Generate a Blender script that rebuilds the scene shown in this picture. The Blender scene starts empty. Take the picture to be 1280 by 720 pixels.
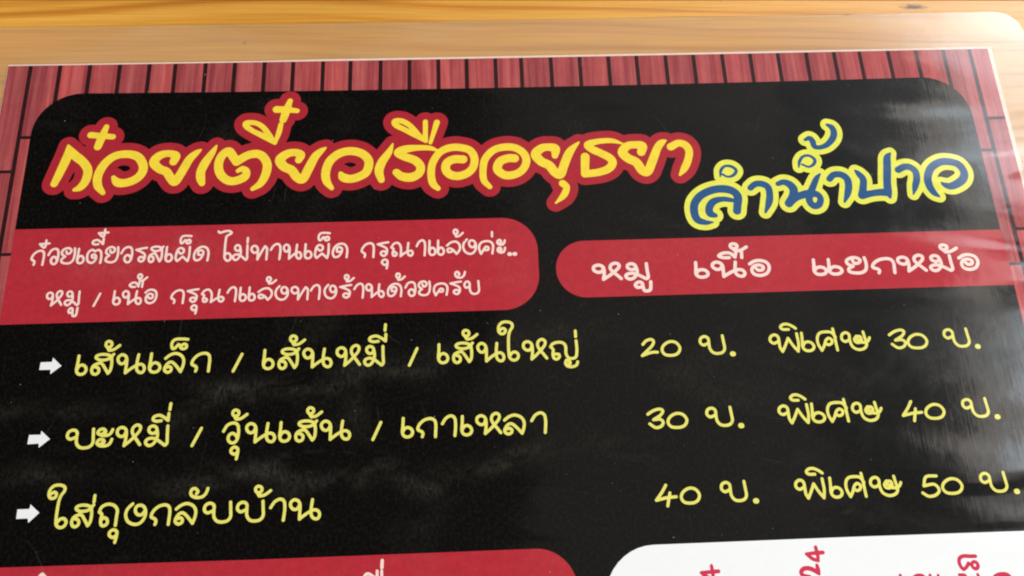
import bpy, bmesh, math, random
import numpy as np
from mathutils import Matrix, Vector

# ------------------------------------------------------------------ camera, light, exposure
scene = bpy.context.scene
CAM_MATRIX=[[0.998882, 0.028687, -0.037571, -0.010294], [-0.038911, 0.95029, -0.308926, -0.036506], [0.026841, 0.310043, 0.950344, 0.209252], [0.0, 0.0, 0.0, 1.0]]
cam_data = bpy.data.cameras.new('camera')
cam_data.sensor_width = 36.0
cam_data.lens = 28.125
cam_data.clip_start = 0.01
cam_data.clip_end = 50
cam = bpy.data.objects.new('camera', cam_data)
scene.collection.objects.link(cam)
cam.matrix_world = Matrix(CAM_MATRIX)
scene.camera = cam

world = bpy.data.worlds.new('World')
scene.world = world
world.use_nodes = True
bg = world.node_tree.nodes['Background']
bg.inputs['Color'].default_value = (0.95, 0.88, 0.80, 1)     # dim underside of the roof over the table
bg.inputs['Strength'].default_value = 0.03

def area_light(name, loc, target, sx, sy, power, color, spread=180):
    d = bpy.data.lights.new(name, 'AREA')
    d.shape = 'RECTANGLE'; d.size = sx; d.size_y = sy
    d.energy = power; d.color = color; d.spread = math.radians(spread)
    o = bpy.data.objects.new(name, d)
    scene.collection.objects.link(o)
    o.location = loc
    o.rotation_euler = (Vector(target) - Vector(loc)).to_track_quat('-Z', 'Y').to_euler()
    return o
# open right-hand side of the eatery: pale daylight below the eaves, and a dim warm strip of eaves above it
area_light('daylight_side', (1.5, 1.25, 1.32), (0.3, 1.25, 1.32), 0.85, 1.30, 21, (0.86, 0.94, 1.0))
area_light('daylight_side_near', (1.5, 0.30, 1.32), (0.3, 0.30, 1.32), 0.44, 1.30, 13, (0.86, 0.94, 1.0))
area_light('lit_eaves', (1.5, 0.70, 2.09), (0.3, 0.70, 2.09), 1.7, 0.22, 3.4, (1.0, 0.90, 0.80))
area_light('fill_front', (0.75, -1.25, 1.05), (0.0, 0.0, 0), 1.6, 1.0, 39, (1.0, 0.97, 0.93))  # added fill lamp behind the viewer, outside the film's mirror angle
area_light('fill_back', (1.05, 1.45, 0.85), (0.1, 0.0, 0), 1.3, 0.9, 20, (0.97, 0.98, 1.0))  # added fill lamp, brightens the far right and lifts the blacks

area_light('lit_ceiling', (0.50, 0.60, 2.0), (0.50, 0.60, 0), 0.95, 2.2, 1.25, (1.0, 0.90, 0.78))
scene.cycles.filter_width = 2.05
scene.view_settings.view_transform = 'Standard'
scene.view_settings.look = 'None'
scene.view_settings.exposure = 0.0
scene.view_settings.gamma = 1.0
scene.view_settings.use_curve_mapping = False

# ------------------------------------------------------------------ materials
def new_mat(name):
    m = bpy.data.materials.new(name); m.use_nodes = True
    nt = m.node_tree; nt.nodes.clear()
    return m, nt
def N(nt, typ, **kw):
    n = nt.nodes.new(typ)
    for k, v in kw.items(): setattr(n, k, v)
    return n
def setin(n, **kw):
    for k, v in kw.items(): n.inputs[k.replace('_', ' ')].default_value = v
def math_node(nt, op, a, b=None, clamp=False):
    n = N(nt, 'ShaderNodeMath', operation=op, use_clamp=clamp)
    for i, v in enumerate((a, b)):
        if v is None: continue
        if isinstance(v, (int, float)): n.inputs[i].default_value = v
        else: nt.links.new(v, n.inputs[i])
    return n.outputs[0]
def mapped(nt, scale, loc=(0, 0, 0), rot=(0, 0, 0), src='Object'):
    tc = N(nt, 'ShaderNodeTexCoord'); mp = N(nt, 'ShaderNodeMapping')
    mp.inputs['Scale'].default_value = scale; mp.inputs['Location'].default_value = loc
    mp.inputs['Rotation'].default_value = rot
    nt.links.new(tc.outputs[src], mp.inputs['Vector'])
    return mp.outputs['Vector']
def noise(nt, vec, scale=1, detail=2, rough=.5, dist=0):
    n = N(nt, 'ShaderNodeTexNoise'); setin(n, Scale=scale, Detail=detail, Roughness=rough, Distortion=dist)
    nt.links.new(vec, n.inputs['Vector']); return n.outputs['Fac']
def ramp(nt, fac, stops):
    r = N(nt, 'ShaderNodeValToRGB'); e = r.color_ramp.elements
    while len(e) < len(stops): e.new(.5)
    for el, (p, c) in zip(e, stops): el.position = p; el.color = c if len(c) == 4 else (*c, 1)
    nt.links.new(fac, r.inputs['Fac']); return r.outputs['Color']
def mixrgb(nt, fac, a, b, mode='MIX'):
    n = N(nt, 'ShaderNodeMix', data_type='RGBA', blend_type=mode)
    for sock, v in ((n.inputs[0], fac), (n.inputs[6], a), (n.inputs[7], b)):
        if isinstance(v, (int, float)): sock.default_value = v
        elif isinstance(v, tuple): sock.default_value = (*v, 1) if len(v) == 3 else v
        else: nt.links.new(v, sock)
    return n.outputs[2]

def film_relief(nt):
    """height field of the plastic film over the card: long soft buckles plus hairline scratches"""
    buckle = noise(nt, mapped(nt, (6, 24, 1), (1.3, 0.4, 0), (0, 0, .10)), 1, 2, .5, .8)
    fine = noise(nt, mapped(nt, (70, 70, 1)), 1, 3, .55)
    scr = noise(nt, mapped(nt, (1500, 45, 1)), 1, 2, .6)
    h = math_node(nt, 'MULTIPLY', buckle, 0.0030)
    h = math_node(nt, 'ADD', h, math_node(nt, 'MULTIPLY', fine, 0.00007))
    h = math_node(nt, 'ADD', h, math_node(nt, 'MULTIPLY', scr, 0.000006))
    b = N(nt, 'ShaderNodeBump'); b.inputs['Strength'].default_value = 1; b.inputs['Distance'].default_value = 1
    nt.links.new(h, b.inputs['Height'])
    return b.outputs['Normal']
def sheen_wear_mask(nt):
    """faint film reflections painted as long bands across the card, plus loose smudge blotches, broken up by fine grain"""
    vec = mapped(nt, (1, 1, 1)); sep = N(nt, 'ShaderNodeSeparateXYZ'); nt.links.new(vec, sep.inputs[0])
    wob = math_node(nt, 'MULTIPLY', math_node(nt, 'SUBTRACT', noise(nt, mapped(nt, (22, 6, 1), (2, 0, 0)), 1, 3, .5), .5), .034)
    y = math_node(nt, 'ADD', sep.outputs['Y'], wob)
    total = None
    for x0, y0, x1, y1, wd, amt in SHEEN_SMUDGES:
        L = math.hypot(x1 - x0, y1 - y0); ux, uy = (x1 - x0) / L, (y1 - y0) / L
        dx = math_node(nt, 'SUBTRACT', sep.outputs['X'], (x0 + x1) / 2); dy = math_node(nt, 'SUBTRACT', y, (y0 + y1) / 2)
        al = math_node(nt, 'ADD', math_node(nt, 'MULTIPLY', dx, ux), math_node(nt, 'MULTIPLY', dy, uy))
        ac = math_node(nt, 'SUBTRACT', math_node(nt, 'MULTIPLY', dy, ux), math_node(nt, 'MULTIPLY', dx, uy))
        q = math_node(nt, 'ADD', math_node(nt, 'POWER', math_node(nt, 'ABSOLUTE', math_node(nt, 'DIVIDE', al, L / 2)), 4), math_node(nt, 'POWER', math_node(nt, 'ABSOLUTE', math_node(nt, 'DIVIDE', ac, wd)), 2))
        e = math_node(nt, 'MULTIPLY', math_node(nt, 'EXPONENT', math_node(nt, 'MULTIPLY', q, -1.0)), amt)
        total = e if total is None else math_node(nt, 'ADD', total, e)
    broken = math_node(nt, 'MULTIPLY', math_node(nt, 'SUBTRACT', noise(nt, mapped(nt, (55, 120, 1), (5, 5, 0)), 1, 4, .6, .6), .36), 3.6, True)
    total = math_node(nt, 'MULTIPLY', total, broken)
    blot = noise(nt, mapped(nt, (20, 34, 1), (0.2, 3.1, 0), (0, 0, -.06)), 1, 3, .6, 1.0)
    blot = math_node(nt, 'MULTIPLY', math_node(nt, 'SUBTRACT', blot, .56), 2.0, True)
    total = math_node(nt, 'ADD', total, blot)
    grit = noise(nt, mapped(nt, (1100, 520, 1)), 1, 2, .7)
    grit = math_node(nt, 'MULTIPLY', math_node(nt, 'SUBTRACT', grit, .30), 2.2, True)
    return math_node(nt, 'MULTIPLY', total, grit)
SHEEN_SMUDGES = [(-.150, .0022, -.108, .0012, .0026, .8), (-.095, .0005, -.055, .0050, .0030, 1.0), (-.055, .0060, -.018, .0165, .0036, 1.0), (-.018, .0165, .030, .0150, .0040, .45),  # reflected sheen of the film painted in as streaks, with some smudges
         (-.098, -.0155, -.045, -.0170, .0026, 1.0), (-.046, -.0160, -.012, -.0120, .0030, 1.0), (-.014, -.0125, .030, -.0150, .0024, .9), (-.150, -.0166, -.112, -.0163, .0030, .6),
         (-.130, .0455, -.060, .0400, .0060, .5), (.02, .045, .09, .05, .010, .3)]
def hairlines(nt):
    """a few fine curved scratches in the film that catch a little light"""
    tot = None
    for k, (sc, rot) in enumerate((((30, 9, 1), .5), ((11, 26, 1), -.4), ((38, 12, 1), -.15))):
        n = noise(nt, mapped(nt, sc, (k * 3.3, k, 0), (0, 0, rot)), 1, 1, .4)
        line = math_node(nt, 'SUBTRACT', 1.0, math_node(nt, 'MULTIPLY', math_node(nt, 'ABSOLUTE', math_node(nt, 'SUBTRACT', n, .5)), 420), True)
        gate = math_node(nt, 'MULTIPLY', math_node(nt, 'SUBTRACT', noise(nt, mapped(nt, (70, 70, 1), (k, 7, 0)), 1, 2, .6), .55), 6, True)
        e = math_node(nt, 'MULTIPLY', line, gate)
        tot = e if tot is None else math_node(nt, 'MAXIMUM', tot, e)
    return math_node(nt, 'MULTIPLY', tot, .055)
def laminated(name, color, color_socket=None, mottle=.28, grain=.075, sheen_wear=.11):
    """ink seen through bonded gloss film"""
    m, nt = new_mat(name)
    p = N(nt, 'ShaderNodeBsdfPrincipled'); out = N(nt, 'ShaderNodeOutputMaterial')
    nt.links.new(p.outputs[0], out.inputs[0])
    mott = noise(nt, mapped(nt, (400, 400, 1)), 1, 2, .6)
    val = math_node(nt, 'ADD', math_node(nt, 'MULTIPLY', mott, mottle), 1 - mottle / 2)
    base = color if color_socket is None else color_socket(nt)
    hsv = N(nt, 'ShaderNodeHueSaturation')
    nt.links.new(val, hsv.inputs['Value'])
    if isinstance(base, tuple): hsv.inputs['Color'].default_value = (*base, 1)
    else: nt.links.new(base, hsv.inputs['Color'])
    w = sheen_wear_mask(nt)
    gr = noise(nt, mapped(nt, (1300, 900, 1)), 1, 2, .8)
    gr = math_node(nt, 'MULTIPLY', math_node(nt, 'SUBTRACT', gr, .47), grain, True)
    col = mixrgb(nt, math_node(nt, 'ADD', gr, math_node(nt, 'MAXIMUM', math_node(nt, 'MULTIPLY', w, sheen_wear), hairlines(nt))), hsv.outputs['Color'], (.36, .32, .25))
    nt.links.new(col, p.inputs['Base Color'])
    setin(p, Roughness=.40, Coat_Weight=1.0, Coat_IOR=1.5)
    p.inputs['Specular IOR Level'].default_value = .10
    smear = noise(nt, mapped(nt, (26, 40, 1), (4, 2, 0)), 1, 4, .65, .8)
    cr = math_node(nt, 'ADD', math_node(nt, 'MULTIPLY', math_node(nt, 'SUBTRACT', smear, .45), .35, True), .09)
    nt.links.new(cr, p.inputs['Coat Roughness'])
    nt.links.new(film_relief(nt), p.inputs['Coat Normal'])
    return m

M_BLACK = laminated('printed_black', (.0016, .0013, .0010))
M_RED = laminated('printed_red', (.44, .023, .036), mottle=.36, grain=.15, sheen_wear=.30)
M_RED_EDGE = laminated('printed_title_red', (.40, .020, .032))
M_WHITE = laminated('printed_white', (.85, .86, .85), mottle=.05, grain=0, sheen_wear=.03)
M_IVORY = laminated('printed_ivory', (.90, .67, .60), mottle=.2)
M_YELLOW = laminated('printed_yellow', (.90, .66, .050))
M_LEMON = laminated('printed_lemon', (.78, .72, .15))
M_LEMON_EDGE = laminated('printed_lemon_edge', (.78, .76, .095))
M_BLUE = laminated('printed_blue', (.019, .088, .225))
M_CRIMSON = laminated('printed_crimson', (.62, .03, .08))
M_PAPER = laminated('paper_white', (.82, .62, .50))
M_SEAM = laminated('printed_seam', (.026, .008, .009))
def board_colour(nt):
    info = N(nt, 'ShaderNodeObjectInfo')
    off = N(nt, 'ShaderNodeCombineXYZ'); nt.links.new(math_node(nt, 'MULTIPLY', info.outputs['Random'], 40), off.inputs['X'])
    add = N(nt, 'ShaderNodeVectorMath', operation='ADD')
    nt.links.new(mapped(nt, (700, 24, 1)), add.inputs[0]); nt.links.new(off.outputs[0], add.inputs[1])
    g = noise(nt, add.outputs[0], 1, 4, .62, .4)
    add2 = N(nt, 'ShaderNodeVectorMath', operation='ADD')
    nt.links.new(mapped(nt, (160, 14, 1)), add2.inputs[0]); nt.links.new(off.outputs[0], add2.inputs[1])
    b = noise(nt, add2.outputs[0], 1, 2, .5)
    c = ramp(nt, g, [(.28, (.27, .045, .060)), (.45, (.40, .072, .078)), (.62, (.48, .115, .112)), (.85, (.56, .17, .155))])
    t = ramp(nt, b, [(.32, (.72, .64, .68)), (.55, (1, 1, 1)), (.75, (1.16, 1.02, .98))])
    tone = ramp(nt, info.outputs['Random'], [(0, (.88, .84, .84)), (.5, (1, .97, .95)), (1, (1.10, 1.0, .94))])
    return mixrgb(nt, 1, mixrgb(nt, 1, c, t, 'MULTIPLY'), tone, 'MULTIPLY')
M_BOARD = laminated('printed_board', None, board_colour)

def wood_material():
    m, nt = new_mat('varnished_pine')
    p = N(nt, 'ShaderNodeBsdfPrincipled'); out = N(nt, 'ShaderNodeOutputMaterial')
    nt.links.new(p.outputs[0], out.inputs[0])
    warp = noise(nt, mapped(nt, (3.2, 9, 3)), 1, 2, .5)
    vec = mapped(nt, (1, 1, 1))
    sep = N(nt, 'ShaderNodeSeparateXYZ'); nt.links.new(vec, sep.inputs[0])
    yy = math_node(nt, 'ADD', sep.outputs['Y'], math_node(nt, 'MULTIPLY', warp, .045))
    cmb = N(nt, 'ShaderNodeCombineXYZ')
    nt.links.new(math_node(nt, 'MULTIPLY', sep.outputs['X'], 3.5), cmb.inputs['X'])
    nt.links.new(math_node(nt, 'MULTIPLY', yy, 300), cmb.inputs['Y'])
    nt.links.new(sep.outputs['Z'], cmb.inputs['Z'])
    g = noise(nt, cmb.outputs[0], 1, 3, .5, .25)
    c1 = N(nt, 'ShaderNodeCombineXYZ')
    nt.links.new(math_node(nt, 'MULTIPLY', sep.outputs['X'], 26), c1.inputs['X'])
    nt.links.new(math_node(nt, 'MULTIPLY', sep.outputs['Y'], 1500), c1.inputs['Y'])
    f = noise(nt, c1.outputs[0], 1, 3, .6)
    patch = noise(nt, mapped(nt, (9, 18, 5), (3, 1, 0)), 1, 2, .5)
    base = ramp(nt, g, [(.32, (.54, .205, .024)), (.42, (.68, .29, .036)), (.54, (.76, .355, .050)), (.72, (.80, .41, .072))])
    base = mixrgb(nt, 1, base, ramp(nt, f, [(.3, (.82, .79, .74)), (.62, (1.04, 1.04, 1.04))]), 'MULTIPLY')
    base = mixrgb(nt, 1, base, ramp(nt, patch, [(.3, (.90, .86, .80)), (.7, (1.08, 1.08, 1.1))]), 'MULTIPLY')
    # small knots and a dark dent near the corner of the card
    for cx, cy, rx, ry, s in KNOTS:
        v = N(nt, 'ShaderNodeVectorMath', operation='SUBTRACT'); nt.links.new(vec, v.inputs[0]); v.inputs[1].default_value = (cx, cy, 0)
        v2 = N(nt, 'ShaderNodeVectorMath', operation='MULTIPLY'); nt.links.new(v.outputs[0], v2.inputs[0]); v2.inputs[1].default_value = (1 / rx, 1 / ry, 0)
        ln = N(nt, 'ShaderNodeVectorMath', operation='LENGTH'); nt.links.new(v2.outputs[0], ln.inputs[0])
        wob = math_node(nt, 'ADD', ln.outputs['Value'], math_node(nt, 'MULTIPLY', noise(nt, mapped(nt, (700, 1400, 1)), 1, 2, .6), 1.3))
        k = math_node(nt, 'MULTIPLY', math_node(nt, 'SUBTRACT', 1.65, wob), 1.6 * s, True)
        base = mixrgb(nt, k, base, (.11, .045, .012))
    nt.links.new(base, p.inputs['Base Color'])
    setin(p, Roughness=.42, Coat_Weight=.35, Coat_Roughness=.25)
    b = N(nt, 'ShaderNodeBump'); setin(b, Strength=.5, Distance=.00025)
    nt.links.new(math_node(nt, 'ADD', math_node(nt, 'MULTIPLY', f, .5), g), b.inputs['Height'])
    nt.links.new(b.outputs[0], p.inputs['Normal'])
    return m
KNOTS = [(.1265, .1235, .0052, .0013, .9), (.1045, .1205, .0016, .0005, .8), (-.082, .1105, .0009, .0008, .5)]
M_WOOD = wood_material()

def film_material():
    m, nt = new_mat('clear_film_rim')
    out = N(nt, 'ShaderNodeOutputMaterial')
    tr = N(nt, 'ShaderNodeBsdfTransparent'); tr.inputs[0].default_value = (.97, .965, .95, 1)
    df = N(nt, 'ShaderNodeBsdfDiffuse'); df.inputs[0].default_value = (.84, .64, .38, 1)
    gl = N(nt, 'ShaderNodeBsdfGlossy'); gl.inputs['Roughness'].default_value = .2
    gl.inputs[0].default_value = (1, 1, 1, 1)
    nrm = film_relief(nt); nt.links.new(nrm, gl.inputs['Normal'])
    cloud = noise(nt, mapped(nt, (22, 60, 1)), 1, 3, .55, .5)
    fac = math_node(nt, 'ADD', math_node(nt, 'MULTIPLY', math_node(nt, 'SUBTRACT', cloud, .35), .34, True), .20)
    m1 = N(nt, 'ShaderNodeMixShader'); nt.links.new(fac, m1.inputs[0]); nt.links.new(tr.outputs[0], m1.inputs[1]); nt.links.new(df.outputs[0], m1.inputs[2])
    fr = N(nt, 'ShaderNodeFresnel'); geo = N(nt, 'ShaderNodeNewGeometry'); nt.links.new(math_node(nt, 'SUBTRACT', 1.5, math_node(nt, 'MULTIPLY', geo.outputs['Backfacing'], .8333)), fr.inputs['IOR'])
    m2 = N(nt, 'ShaderNodeMixShader'); nt.links.new(math_node(nt, 'MULTIPLY', fr.outputs[0], 1.4, True), m2.inputs[0]); nt.links.new(m1.outputs[0], m2.inputs[1]); nt.links.new(gl.outputs[0], m2.inputs[2])
    nt.links.new(m2.outputs[0], out.inputs[0])
    return m
M_FILM = film_material()
def film_edge_material():
    m, nt = new_mat('film_cut_edge')
    out = N(nt, 'ShaderNodeOutputMaterial')
    tr = N(nt, 'ShaderNodeBsdfTransparent'); tr.inputs[0].default_value = (.9, .86, .78, 1)
    p = N(nt, 'ShaderNodeBsdfPrincipled'); setin(p, Base_Color=(.22, .14, .07, 1), Roughness=.25)  # base colour darkened to paint the thin shadow line along the edge
    m1 = N(nt, 'ShaderNodeMixShader'); m1.inputs[0].default_value = .65
    nt.links.new(tr.outputs[0], m1.inputs[1]); nt.links.new(p.outputs[0], m1.inputs[2]); nt.links.new(m1.outputs[0], out.inputs[0])
    return m
M_EDGE = film_edge_material()
def dust_material():
    m, nt = new_mat('dust'); out = N(nt, 'ShaderNodeOutputMaterial')
    p = N(nt, 'ShaderNodeBsdfPrincipled'); setin(p, Base_Color=(.30, .29, .27, 1), Roughness=.9)
    nt.links.new(p.outputs[0], out.inputs[0]); return m
M_DUST = dust_material()

# ------------------------------------------------------------------ geometry helpers
# card millimetres: x to the right from the left edge of the print, y upwards from its top edge
def W2(x, y, z=0.0):
    return ((x - 148.5) / 1000.0, (y + 105.0) / 1000.0, z / 1000.0)
def link(name, me, mat, parent=None, label=None):
    o = bpy.data.objects.new(name, me); scene.collection.objects.link(o)
    if mat is not None:
        me.materials.append(mat)
    if parent is not None: o.parent = parent
    if label: o['label'] = label
    return o
def bowed(x, y):
    """the sheet is not quite flat: its printed lines sag a little in the middle"""
    a = 1.05 * max(0.0, min(1.0, (y + 62) / 52)) + 0.05
    if y > -4: a = a * max(0.25, 1 - (y + 4) / 5)
    return y - a * max(0.0, 1 - ((x - 148.5) / 148.5) ** 2)
def rounded(x0, y0, x1, y1, radii, n=14, step=6.0):
    """outline of a rectangle with corner radii (tl, tr, br, bl); long sides subdivided"""
    tl, tr, br, bl = radii; P = []
    def arc(cx, cy, r, a0):
        if r <= 0: P.append((cx, cy)); return
        for i in range(n + 1):
            a = math.radians(a0 - 90 * i / n); P.append((cx + r * math.cos(a), cy + r * math.sin(a)))
    def side(a, b):
        L = math.dist(a, b); k = int(L / step)
        for i in range(1, k): P.append((a[0] + (b[0] - a[0]) * i / k, a[1] + (b[1] - a[1]) * i / k))
    arc(x0 + tl, y1 - tl, tl, 180); side((x0 + tl, y1), (x1 - tr, y1))
    arc(x1 - tr, y1 - tr, tr, 90); side((x1, y1 - tr), (x1, y0 + br))
    arc(x1 - br, y0 + br, br, 0); side((x1 - br, y0), (x0 + bl, y0))
    arc(x0 + bl, y0 + bl, bl, -90); side((x0, y0 + bl), (x0, y1 - tl))
    return [(x, bowed(x, y)) for x, y in P]
def flat_poly(name, pts, z, mat, parent=None, label=None, holes=()):
    bm = bmesh.new(); edges = []
    for loop in (pts, *holes):
        vs = [bm.verts.new(W2(x, y, z)) for x, y in loop]
        edges += [bm.edges.new((vs[i], vs[(i + 1) % len(vs)])) for i in range(len(vs))]
    bmesh.ops.triangle_fill(bm, use_beauty=True, use_dissolve=False, edges=edges, normal=(0, 0, 1))
    bm.normal_update()
    for f in bm.faces:
        if f.normal.z < 0: f.normal_flip()
    me = bpy.data.meshes.new(name); bm.to_mesh(me); bm.free()
    return link(name, me, mat, parent, label)
def smooth(pts):
    """Catmull-Rom through the points; a third value per point is the pen radius"""
    P = np.array(pts, float)
    if len(P) < 3: return P
    if np.allclose(P[0, :2], P[-1, :2]): P = np.vstack([P[-2], P, P[1]])
    else: P = np.vstack([2 * P[0] - P[1], P, 2 * P[-1] - P[-2]])
    out = []
    for i in range(1, len(P) - 2):
        p0, p1, p2, p3 = P[i - 1:i + 3]
        L = np.hypot(*(p2 - p1)[:2]); k = max(2, min(8, int(L / .35)))
        for t in np.arange(k) / k:
            out.append(.5 * (2 * p1 + (p2 - p0) * t + (2 * p0 - 5 * p1 + 4 * p2 - p3) * t * t + (3 * p1 - p0 - 3 * p2 + p3) * t ** 3))
    out.append(P[-2])
    return np.array(out)
def ink(name, strokes, z, mat, parent, label=None, radius=None, grow=0.0, res=0.17):
    """printed mark: the union of round pen strokes, cut out as one flat sheet of ink"""
    lines = []
    for s in strokes:
        q = smooth(s)
        if q.shape[1] == 2: q = np.hstack([q, np.full((len(q), 1), radius)])
        q[:, 2] = np.maximum(q[:, 2], .12) + grow
        lines.append(q)
    A = np.vstack(lines); R = A[:, 2].max() + 2 * res
    x0, y0 = A[:, 0].min() - R, A[:, 1].min() - R
    nx, ny = int((A[:, 0].max() + R - x0) / res) + 2, int((A[:, 1].max() + R - y0) / res) + 2
    D = np.full((ny, nx), 9.0)
    gx, gy = x0 + np.arange(nx) * res, y0 + np.arange(ny) * res
    for q in lines:
        segs = list(zip(q[:-1], q[1:])) if len(q) > 1 else [(q[0], q[0])]
        for a, b in segs:
            r = max(a[2], b[2]) + 3 * res
            i0 = max(0, int((min(a[0], b[0]) - r - x0) / res)); i1 = min(nx, int((max(a[0], b[0]) + r - x0) / res) + 2)
            j0 = max(0, int((min(a[1], b[1]) - r - y0) / res)); j1 = min(ny, int((max(a[1], b[1]) + r - y0) / res) + 2)
            X, Y = gx[None, i0:i1], gy[j0:j1, None]
            dx, dy = b[0] - a[0], b[1] - a[1]; L2 = dx * dx + dy * dy
            t = np.clip(((X - a[0]) * dx + (Y - a[1]) * dy) / L2, 0, 1) if L2 > 1e-9 else 0 * X * Y
            d = np.hypot(X - a[0] - t * dx, Y - a[1] - t * dy) - (a[2] + t * (b[2] - a[2]))
            np.minimum(D[j0:j1, i0:i1], d, out=D[j0:j1, i0:i1])
    D[np.abs(D) < 1e-4] = 1e-4
    ins = D < 0
    verts, vid, faces = [], {}, []
    def corner(j, i):
        k = (j, i)
        if k not in vid: vid[k] = len(verts); verts.append(W2(gx[i], gy[j], z))
        return vid[k]
    def cross(j, i, jj, ii):
        k = (j, i, jj, ii) if (j, i) < (jj, ii) else (jj, ii, j, i)
        if k not in vid:
            a, b = D[k[0], k[1]], D[k[2], k[3]]; t = a / (a - b)
            vid[k] = len(verts)
            verts.append(W2(gx[k[1]] + (gx[k[3]] - gx[k[1]]) * t, gy[k[0]] + (gy[k[2]] - gy[k[0]]) * t, z))
        return vid[k]
    any_in = ins[:-1, :-1] | ins[1:, :-1] | ins[:-1, 1:] | ins[1:, 1:]
    for j, i in zip(*np.nonzero(any_in)):
        c = ((j, i), (j, i + 1), (j + 1, i + 1), (j + 1, i)); poly = []
        for n in range(4):
            a, b = c[n], c[(n + 1) % 4]
            if ins[a]: poly.append(corner(*a))
            if ins[a] != ins[b]: poly.append(cross(*a, *b))
        if len(poly) > 2: faces.append(poly)
    me = bpy.data.meshes.new(name); me.from_pydata(verts, [], faces)
    return link(name, me, mat, parent, label)

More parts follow.
